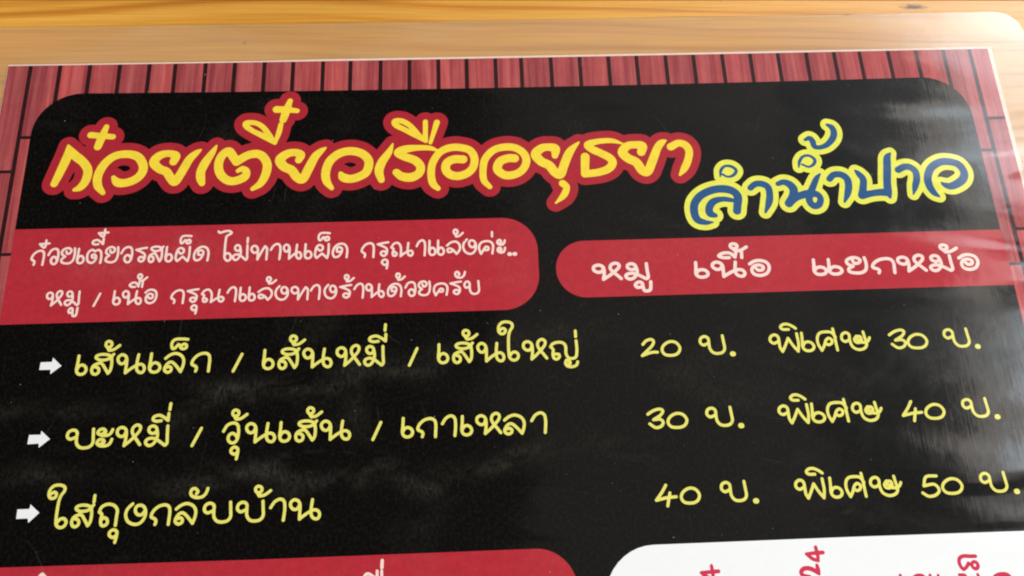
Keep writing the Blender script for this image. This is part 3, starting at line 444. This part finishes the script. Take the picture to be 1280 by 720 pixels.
TITLE=[[(18.53,-38.84,1.04),(19.8,-34.82,1.25),(21.12,-29.95,1.27),(20.92,-26.91,0.43)],
[(20.92,-26.91,0.43),(22.77,-29.67,1.27),(25.76,-32.29,1.26),(27.34,-34.85,1.26),(27.17,-37.98,1.25),(25.9,-40.12,1.06),(24.34,-40.85,0.53)],
[(26.81,-23.61,0.98),(33.14,-24.31,0.86)],
[(30.97,-21.01,0.77),(30.03,-24.4,1.16),(29.25,-27.44,1.09)],
[(32.37,-41.99,0.71),(30.7,-39.63,1.18),(30.41,-36.5,1.25),(31.74,-33.07,1.26),(34.27,-30.6,1.21),(37.59,-29.98,1.21),(40.78,-30.83,1.27),(42.59,-33.35,1.26),(42.65,-35.88,1.26),(40.97,-38.03,1.25),(38.29,-39.05,1.25),(36.03,-38.83,1.25),(34.74,-37.24,0.6)],
[(51.13,-32.77,1.14),(51.61,-30.87,1.27),(49.47,-30.09,1.06),(46.98,-30.76,1.27),(45.63,-32.79,1.35),(47.38,-34.89,1.26),(49.44,-35.89,1.26),(50.74,-37.81,1.25),(52.12,-39.1,1.25),(53.57,-36.47,1.26),(55.59,-32.09,1.21),(57.41,-30.06,0.85),(58.61,-29.13,0.3)],
[(62.93,-27.95,0.3),(61.95,-30.01,0.91),(60.2,-33.16,1.27),(59.16,-35.98,1.26),(59.25,-38.19,1.25),(59.74,-39.77,0.89)],
[(74.06,-41.86,0.65),(76.21,-40.2,1.07),(77.47,-37.4,1.26),(77.72,-34.24,1.27),(76.29,-31.65,1.27),(74.25,-30.8,1.28),(71.72,-31.38,1.27),(68.99,-33.22,1.27)],
[(68.99,-33.22,1.27),(68.04,-31.76,1.27),(66.49,-29.8,1.28),(64.61,-31.36,1.27),(63.96,-34.21,1.26),(64.74,-37.07,1.26),(66.85,-39.01,1.25),(69.11,-39.23,1.25),(71.57,-38.04,1.26),(71.97,-36.31,1.02),(70.84,-35.49,0.9),(69.61,-36.09,0.66)],
[(79.57,-27.71,0.37),(78.26,-25.73,0.86),(76.06,-22.41,0.8),(73.66,-20.8,0.77),(71.05,-20.74,0.87),(71.06,-21.8,0.87),(72.94,-23.32,0.77),(76.21,-25.19,0.86),(79.55,-27.38,0.67)],
[(79.56,-27.55,0.49),(80.49,-24.31,0.77),(80.98,-21.44,0.74)],
[(79.51,-16.43,1.13),(82.72,-16.61,1),(85.51,-17.04,0.75)],
[(83.31,-13.61,0.76),(82.31,-17.1,1.19),(81.57,-19.9,1.06)],
[(86.64,-33.13,1.03),(87.19,-31.44,1.22),(85.39,-30.66,1.16),(83.12,-31.12,1.28),(81.35,-32.9,1.45),(82.45,-35,1.36),(84.78,-36.33,1.35),(86.3,-38.42,1.35),(88.03,-39.25,1.26),(89.34,-36.44,1.36),(91.18,-32.35,1.22),(92.83,-30.46,0.92),(94.23,-29.36,0.31)],
[(96.35,-42.23,0.66),(94.86,-40.06,1.14),(94.49,-37.21,1.26),(95.52,-33.73,1.27),(98.31,-31.24,1.28),(101.75,-30.61,1.28),(104.93,-31.66,1.28),(106.7,-34.02,1.28),(106.18,-37.19,1.27),(104.21,-38.72,1.26),(101.66,-39.45,1.26),(99.52,-38.92,1.26),(98.71,-37.63,0.6)],
[(113.56,-28.54,0.25),(112.42,-31.27,0.98),(110.44,-34.43,1.28),(109.67,-37.28,1.27),(110.36,-39.99,0.96)],
[(126.88,-31.24,0.25),(124.28,-30.2,0.77),(120.8,-30.02,0.92),(117.04,-30.41,1.23),(115.02,-31.49,1.16),(117.05,-32.83,1.22),(119.93,-34.03,1.28),(121.51,-35.99,1.27),(121.07,-38.21,1.27),(118.78,-39.42,1.36),(116.2,-39.03,1.27),(114.62,-37.73,1.09)],
[(123.14,-28.12,0.43),(120.82,-25.61,0.81),(118.48,-22.66,0.81),(116.14,-21.15,0.87),(114.09,-21.16,0.87),(114.39,-22.43,0.87),(117.02,-24.04,0.81),(119.94,-25.76,0.87),(123.14,-27.8,0.68)],
[(123.03,-21.54,0.75),(122.99,-27.63,0.74)],
[(126.4,-21.79,0.88),(124.44,-28.48,0.55)],
[(126.47,-43.08,0.78),(125.06,-41.47,1.08),(124.57,-38.3,1.09),(125.12,-34.8,1.1),(127.17,-31.63,1.1),(130.09,-30.25,1.17),(133,-30.22,1.17),(135.89,-31.27,1.17),(137.13,-33.82,1.16),(136.63,-36.7,1.16),(134.86,-38.56,1.21),(132.25,-39.35,1.27),(129.96,-38.76,1.27),(128.78,-37.13,1.27),(129.21,-35.07,1.28),(131.19,-33.99,1.28),(133.8,-34.06,1.28)],
[(141.29,-43,0.72),(139.69,-40.91,0.97),(139.49,-37.73,1.03),(140.17,-34.22,1.1),(142.58,-31.43,1.11),(145.82,-30.41,1.17),(149.02,-30.72,1.17),(151.43,-32.56,1.17),(152.13,-35.16,1.16),(151,-37.7,1.16),(148.68,-39.24,1.21),(145.79,-39.39,1.27),(143.68,-37.52,1.28),(144.49,-35.04,1.28),(146.85,-34.06,1.29),(148.74,-34.11,1.29)],
[(160.51,-33.6,0.92),(160.7,-31.33,1.39),(158.68,-30.73,1.18),(156.61,-31.13,1.3),(154.91,-32.97,1.42),(156.4,-35.27,1.38),(158.66,-36.62,1.38),(160.28,-38.9,1.37),(161.83,-39.58,1.28),(163.2,-36.09,1.29),(165.04,-32.25,1.17),(167.72,-29.38,0.31)],
[(162.25,-42.45,1.09),(163.32,-43.74,0.97),(162.31,-46.23,0.96),(159.88,-48.59,0.24)],
[(180.79,-30.19,0.25),(177.62,-29.13,0.78),(174.08,-29.14,0.87),(171.08,-29.79,1.06),(170.15,-30.49,0.99),(171.53,-31.76,1.18),(174.08,-33.13,1.18),(176.59,-34.81,1.23),(177.14,-36.44,1.23),(175.75,-38.18,1.22),(172.75,-39.22,1.16),(168.89,-39.6,1.16)],
[(168.9,-39.44,1.16),(169.31,-34.14,1.29)],
[(185.86,-33.03,1.24),(186.32,-31.08,1.37),(184.3,-30.6,1.18),(181.9,-30.97,1.25),(180.32,-32.96,1.39),(181.86,-34.94,1.39),(184.1,-36.29,1.39),(185.62,-38.91,1.38),(187.19,-39.33,1.29),(188.81,-36.09,1.3),(190.68,-31.91,1.18),(192.04,-30.14,1),(193.44,-29.41,0.31)],
[(194.72,-31.52,1.19),(197.06,-30.36,1.1),(199.06,-31.07,1.19),(199.97,-33.12,1.12),(199.27,-36.03,1.11),(197.97,-38.58,1.05),(196.49,-40.63,0.37)]]
SUBTITLE=[[(204.34,-55.69,0.3),(202.18,-55.69,0.83),(199.99,-54.71,1.13),(199.35,-52.21,1.2),(199.94,-49.42,1.21),(202.31,-46.98,1.21),(205.97,-45.56,1.22),(209.48,-45.52,1.28),(211.69,-46.53,1.22),(212.5,-48.19,1.27),(212.04,-50.69,1.21),(211.71,-52.39,1.2)],
[(211.64,-49.27,0.54),(209.66,-48.81,0.79),(207.64,-48.63,0.85),(205.24,-49.32,1.09),(203.87,-51.09,1.14),(203.88,-52.96,1.14),(205.31,-53.62,0.72)],
[(208.16,-41.48,0.25),(208.6,-39.5,0.49),(209.94,-38.18,0.43),(211.84,-38.36,0.5),(213.09,-39.68,0.49),(212.08,-41.13,0.49),(210.4,-41.6,0.37),(208.89,-40.79,0.37)],
[(216.53,-45.3,0.92),(218.15,-44.13,0.98),(220.2,-44.18,1.04),(221.67,-45.27,1.04),(221.86,-47.5,1.04),(221.3,-50,1.03),(219.85,-53.08,0.36)],
[(224.75,-44.24,0.77),(226.44,-43.74,0.92),(228.1,-44.49,1.17),(229.04,-46.1,1.29),(228.56,-48.31,1.28),(227.07,-50.47,1.27)],
[(227.07,-50.47,1.15),(229.54,-48.65,1.1),(232.02,-47.77,1.22),(234.1,-47.57,1.22),(235.81,-47.93,0.98),(236.47,-49.31,0.98),(235.76,-51.02,1.03),(234.22,-51.45,1.03),(233.19,-50,1.06),(233.49,-48.12,1.07),(235.1,-44.99,0.98),(236.33,-42.78,0.8),(237.59,-41.37,0.31)],
[(234.87,-30.19,0.51),(236.31,-29.66,0.79),(237.04,-30.74,0.95),(237.37,-32.47,0.82),(239.12,-32.78,0.76),(241.37,-31.84,0.89),(243.2,-29.9,1.02),(243.92,-27.92,1.02),(243.5,-26.23,0.9),(242.28,-25.36,0.51)],
[(231.65,-39.12,0.25),(232.16,-37.19,0.5),(233.53,-35.59,0.44),(235.4,-35.47,0.47),(236.74,-36.81,0.53),(236.16,-38.26,0.5),(234.55,-39.03,0.37),(232.75,-38.17,0.37)],
[(240.14,-43.04,0.99),(241.53,-41.79,0.99),(243.61,-41.75,1.06),(245.18,-43.01,1.12),(245.39,-45.26,1.11),(244.66,-47.79,0.98),(243.33,-50.43,0.37)],
[(248.2,-40.67,0.44),(249.1,-41.83,0.93),(250,-43.46,1.05),(249.55,-46.01,1.11),(248.8,-48.53,1.23)],
[(248.8,-48.53,1.23),(251.4,-48.03,1.05),(254.12,-47.72,1.11),(256.47,-47.78,1.23)],
[(256.91,-49.38,0.43),(256.68,-47.47,1.17),(256.98,-44.28,1.18),(257.82,-39.79,1.19),(258.4,-36.7,1.07),(259.58,-35.19,0.32)],
[(260.94,-40.68,1.06),(262.75,-39.81,1.07),(264.54,-39.86,1.07),(265.91,-41.29,1.06),(265.91,-43.55,1.06),(264.95,-46.09,0.93),(263.92,-48.61,0.25)],
[(271.4,-49.45,0.37),(270.04,-48.14,0.99),(269.16,-45.88,1.18),(269.24,-43.32,1.19),(270.72,-40.44,1.19),(273.5,-38.62,1.2),(276.27,-38.36,1.2),(279.09,-39.25,1.2),(280.37,-41.66,1.2),(279.73,-43.91,1.25),(277.75,-45.47,1.25),(275.48,-46.31,1.12),(273.79,-45.84,0.81),(272.92,-45.02,0.25)]]
EDGE_WRITING=[('r',[[(219.96,-144.27,0.37),(220.18,-146.13,0.37),(220.11,-147.49,0.32)],[(220.11,-147.49,0.32),(218.78,-146.97,0.37),(217.37,-145.78,0.32)],[(217.37,-145.78,0.32),(219.49,-145.65,0.37),(221.6,-145.59,0.39)],[(219.61,-148.54,0.34),(219.76,-149.55,0.42),(219.85,-150.61,0.29)],[(219.85,-150.61,0.29),(218.61,-149.62,0.44),(217.42,-149.16,0.44),(216.14,-149.23,0.42),(215.4,-149.96,0.41),(215.77,-150.8,0.41),(217.35,-151.21,0.41)]]),
('r',[[(193.16,-147.61,0.34),(193.3,-149.08,0.36),(193.32,-150.49,0.31)],[(190.47,-149.15,0.34),(192.61,-149.06,0.36),(194.76,-148.97,0.39)],[(190.47,-149.15,0.34),(191.38,-149.94,0.36),(193.04,-150.71,0.36)]]),
('r',[[(260.17,-147.96,0.35),(258.76,-147.94,0.37),(257.11,-147.82,0.37),(255.96,-148.37,0.37),(255.71,-149.55,0.37),(256.11,-150.63,0.35),(256.55,-151,0.32)],[(256.55,-151,0.32),(257.46,-150.33,0.35),(258.02,-149.52,0.32)],[(257.95,-149.87,0.3),(258.89,-149.67,0.32),(259.36,-149.27,0.32),(260.09,-149.48,0.35),(260.35,-150.32,0.35),(259.76,-150.95,0.35),(259.05,-150.69,0.35),(258.71,-149.9,0.32)],[(264.15,-153.07,0.49),(265.15,-152.64,0.49),(266.19,-152.57,0.49),(267.18,-152.72,0.49),(267.8,-153.34,0.49)],[(255.12,-152.24,0.32),(256.51,-152.36,0.32),(256.82,-153.25,0.32)],[(259.78,-152.31,0.3),(260.04,-153.15,0.32)]]),
('r',[[(240.19,-151.71,0.32),(240.09,-152.58,0.32)],[(243.35,-152.48,0.32),(244.34,-151.96,0.34),(245.73,-152.01,0.34),(246.25,-152.6,0.32)],[(247.71,-152.01,0.32),(247.59,-152.88,0.32)],[(249.73,-152.09,0.29),(249.74,-152.97,0.29)]]),
('w',[[(111.76,-143.18,0.41),(111.7,-144.81,0.41)],[(110.56,-145.57,0.36),(110.58,-147.42,0.36)],[(111.66,-145.62,0.36),(111.71,-147.47,0.36)],[(107.31,-147.06,0.36),(107.79,-146.27,0.38),(108.52,-146.16,0.38),(109.75,-146.93,0.38),(110.49,-147.42,0.36)]]),
('w',[[(29.11,-143.72,0.35),(29.73,-143.06,0.38),(30.54,-143.78,0.35)]])]
ARROWS=[[(22.01,-90.39),(24.91,-90.35),(25.02,-89.22),(27.51,-91.51),(24.9,-93.64),(24.78,-92.44),(21.91,-92.42)],
[(21.77,-109.3),(24.66,-109.35),(24.69,-108.34),(27.15,-110.51),(24.62,-112.64),(24.47,-111.55),(21.66,-111.65)],
[(21.57,-127.63),(24.46,-127.62),(24.62,-126.54),(27.04,-128.62),(24.7,-130.97),(24.38,-129.88),(21.59,-129.9)]]


# ------------------------------------------------------------------ the table
random.seed(4)
table = bpy.data.objects.new('wooden_table', None); scene.collection.objects.link(table)
table['label'] = 'orange pine tabletop of boards under the laminated menu'; table['category'] = 'table'
table.rotation_euler = (0, 0, math.radians(-1.05))
def plank(x0, x1, y0, y1):
    bm = bmesh.new()
    bmesh.ops.create_cube(bm, size=1)
    for v in bm.verts:
        v.co = Vector((x0 + (v.co.x + .5) * (x1 - x0), y0 + (v.co.y + .5) * (y1 - y0), -.0222 + (v.co.z + .5) * .022))
    bmesh.ops.bevel(bm, geom=[e for e in bm.edges], offset=.0006, segments=2, profile=.5, affect='EDGES')
    me = bpy.data.meshes.new('plank'); bm.to_mesh(me); bm.free()
    return link('plank', me, M_WOOD, table)
JOINT = .1265
y = JOINT - 5 * .092
for k in range(7):
    plank(-.42, .44, y + .0002, y + .092 - .0002); y += .092

# ------------------------------------------------------------------ the laminated menu card
card = bpy.data.objects.new('menu_card', None); scene.collection.objects.link(card)
card['label'] = 'laminated black and red noodle menu with yellow Thai writing lying on wood'; card['category'] = 'menu'
Z0 = .35
# clear rim of film, welded round the paper
outer = rounded(-13.4, -223.2, 309.9, 13.4, (8, 8, 8, 8))
hole = [(-.1, -210.6), (298.1, -210.6), (298.1, bowed(298.1, .6)), (222, bowed(222, .6)), (148.5, bowed(148.5, .6)), (74, bowed(74, .6)), (-.1, bowed(-.1, .6))]
rim = flat_poly('film_rim', outer, Z0 + .05, M_FILM, card, 'clear plastic rim of the laminate', holes=[hole])
bm = bmesh.new()
lo = [bm.verts.new(W2(x, y, .05)) for x, y in outer]
hi = [bm.verts.new(W2(x + (148.5 - x) * .0011, y + (-105 - y) * .0013, Z0 + .047)) for x, y in outer]
for i in range(len(outer)):
    j = (i + 1) % len(outer); bm.faces.new((lo[j], lo[i], hi[i], hi[j]))
me = bpy.data.meshes.new('cut_edge'); bm.to_mesh(me); bm.free()
link('cut_edge', me, M_EDGE, rim)
top = [(x, bowed(x, .75 if x > 90 else .5)) for x in np.linspace(298.3, -.1, 17)]
sheet = flat_poly('paper_sheet', [(-.1, -210.6), (298.3, -210.6)] + top, Z0, M_PAPER, card)
pat = flat_poly('plank_background', [(0, -210), (297, -210)] + [(x, bowed(x, 0)) for x in np.linspace(297, 0, 17)], Z0 + .01, M_SEAM, card, 'printed picture of red boards round the black panel')
SEAMS = [-2.2, 6.5, 15.1, 23.8, 32.5, 41.2, 48.8, 57.7, 66.3, 75.1, 83.6, 92.5, 100.7, 109.7, 118.3, 127, 135.5, 144.2, 152, 161, 169.8, 178.6, 187.2,
         196.1, 204.7, 213.6, 222.3, 230.9, 239.7, 248.4, 256.4, 265.4, 274.2, 282.8, 291.1, 299.8]
for i in range(len(SEAMS) - 1):
    a, b = max(0, SEAMS[i] + .62), min(297, SEAMS[i + 1] - .58)
    first = -34.7 if i % 2 == 0 else -23.9
    if i >= 33: first = -34.8 if i == 33 else -24.2
    cuts = [0, first]
    if i < 2 or i > 32:
        while cuts[-1] > -200: cuts.append(cuts[-1] - 35.9)
    for j in range(len(cuts) - 1):
        t, u = cuts[j] - (.45 if j else 0), max(-210, cuts[j + 1] + .45)
        m_ = (a + b) / 2
        flat_poly('printed_board', [(a, u), (b, u), (b, bowed(b, t)), (m_, bowed(m_, t)), (a, bowed(a, t))], Z0 + .02, M_BOARD, pat)
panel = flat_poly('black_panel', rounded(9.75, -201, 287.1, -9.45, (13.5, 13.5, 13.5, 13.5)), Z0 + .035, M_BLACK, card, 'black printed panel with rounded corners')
B1 = flat_poly('red_banner', rounded(9.75, -79.8, 154.1, -52.45, (0, 10, 10, 0)), Z0 + .05, M_RED, card, 'wide red banner with two lines of small ivory writing')
B2 = flat_poly('red_banner', rounded(158.9, -76.9, 287.1, -60.2, (8.3, 0, 0, 8.3)), Z0 + .05, M_RED, card, 'narrow red banner with three large ivory words')
B3 = flat_poly('red_banner', [(9.75, -195), (150, -195), (157, -192), (159.7, -185)] + [(159.7, -151.9)] +
               [(149.7 + 10 * math.cos(math.radians(a)), -151.9 + 10 * math.sin(math.radians(a))) for a in range(0, 91, 9)] + [(80, -141.75), (9.75, -141.1)],
               Z0 + .05, M_RED, card, 'red banner cut off by the bottom of the photo')
wb = [(287.1, -195), (287.1, -142.5), (230, -142.15)] + [(179.2 - 13 * math.sin(math.radians(a)), -155.1 + 13 * math.cos(math.radians(a))) for a in range(0, 91, 9)] + [(166.2, -195)]
BOX = flat_poly('white_panel', wb, Z0 + .05, M_WHITE, card, 'white panel with rounded corner and crimson writing')

ink('title_outline', TITLE, Z0 + .065, M_RED_EDGE, card, 'thick red outline round the yellow title', grow=2.38, res=.2)
ink('title_writing', TITLE, Z0 + .08, M_YELLOW, card, 'large yellow title writing', grow=.0)
ink('subtitle_outline', SUBTITLE, Z0 + .065, M_LEMON_EDGE, card, 'lemon yellow outline of the blue words', grow=1.55)
ink('subtitle_writing', SUBTITLE, Z0 + .08, M_BLUE, card, 'blue words right of the title', grow=-.03)
def glyph_strokes(items):
    out = []
    for name, x, y, sx, sy in items:
        if name == 'dot':
            out.append([(x - .12, y, None), (x + .12, y, None)]); continue
        for s in GLYPHS[name]: out.append([(x + px * sx, y + py * sy, None) for px, py in s])
    return out
for kind, row, label, rad, items in WORDS:
    st = glyph_strokes(items); rad *= {'y': .92, 'w1': .80, 'w2': .86}[kind]
    st = [[(x, y, rad * (1.75 if len(s) == 2 and abs(s[0][0] - s[1][0]) < .3 and s[0][1] == s[1][1] else 1.0)) for x, y, _ in s] for s in st]
    if kind == 'y': ink('printed_word', st, Z0 + .05, M_LEMON, panel, label)
    else: ink('printed_word', st, Z0 + .065, M_IVORY, B1 if kind == 'w1' else B2)
for kind, st in EDGE_WRITING:
    if kind == 'r': st = [[(x, y, q * 1.25) for x, y, q in s] for s in st]
    ink('printed_word', st, Z0 + .065, M_IVORY if kind == 'w' else M_CRIMSON, B3 if kind == 'w' else BOX)
for pts in ARROWS:
    flat_poly('arrow_mark', pts, Z0 + .05, M_WHITE, panel, 'white arrow pointing right')

# ------------------------------------------------------------------ specks of dust lying on the film
bm = bmesh.new()
rnd = random.Random(11)
for k in range(150):
    x, y = rnd.uniform(-10, 308), rnd.uniform(-150, 12)
    r = .05 + .09 * rnd.random() ** 3
    if rnd.random() < .05: r *= 1.5
    c = Vector(W2(x, y, Z0 + .11 + r * .4)); a0 = rnd.uniform(0, 6.28); el = rnd.uniform(1, 2.0)
    vs = []
    for i in range(6):
        a = i / 6 * 2 * math.pi; q = Vector((math.cos(a) * el, math.sin(a), 0)) * (r / 1000) * rnd.uniform(.7, 1.2)
        q.rotate(Matrix.Rotation(a0, 3, 'Z')); vs.append(bm.verts.new(c + q))
    t = bm.verts.new(c + Vector((0, 0, r / 1400))); b = bm.verts.new(c - Vector((0, 0, r / 2600)))
    for i in range(6):
        bm.faces.new((vs[i], vs[(i + 1) % 6], t)); bm.faces.new((vs[(i + 1) % 6], vs[i], b))
me = bpy.data.meshes.new('dust_specks'); bm.to_mesh(me); bm.free()
dust = link('dust_specks', me, M_DUST)
dust['kind'] = 'stuff'; dust['label'] = 'tiny pale specks of dust scattered over the glossy menu'; dust['category'] = 'dust'
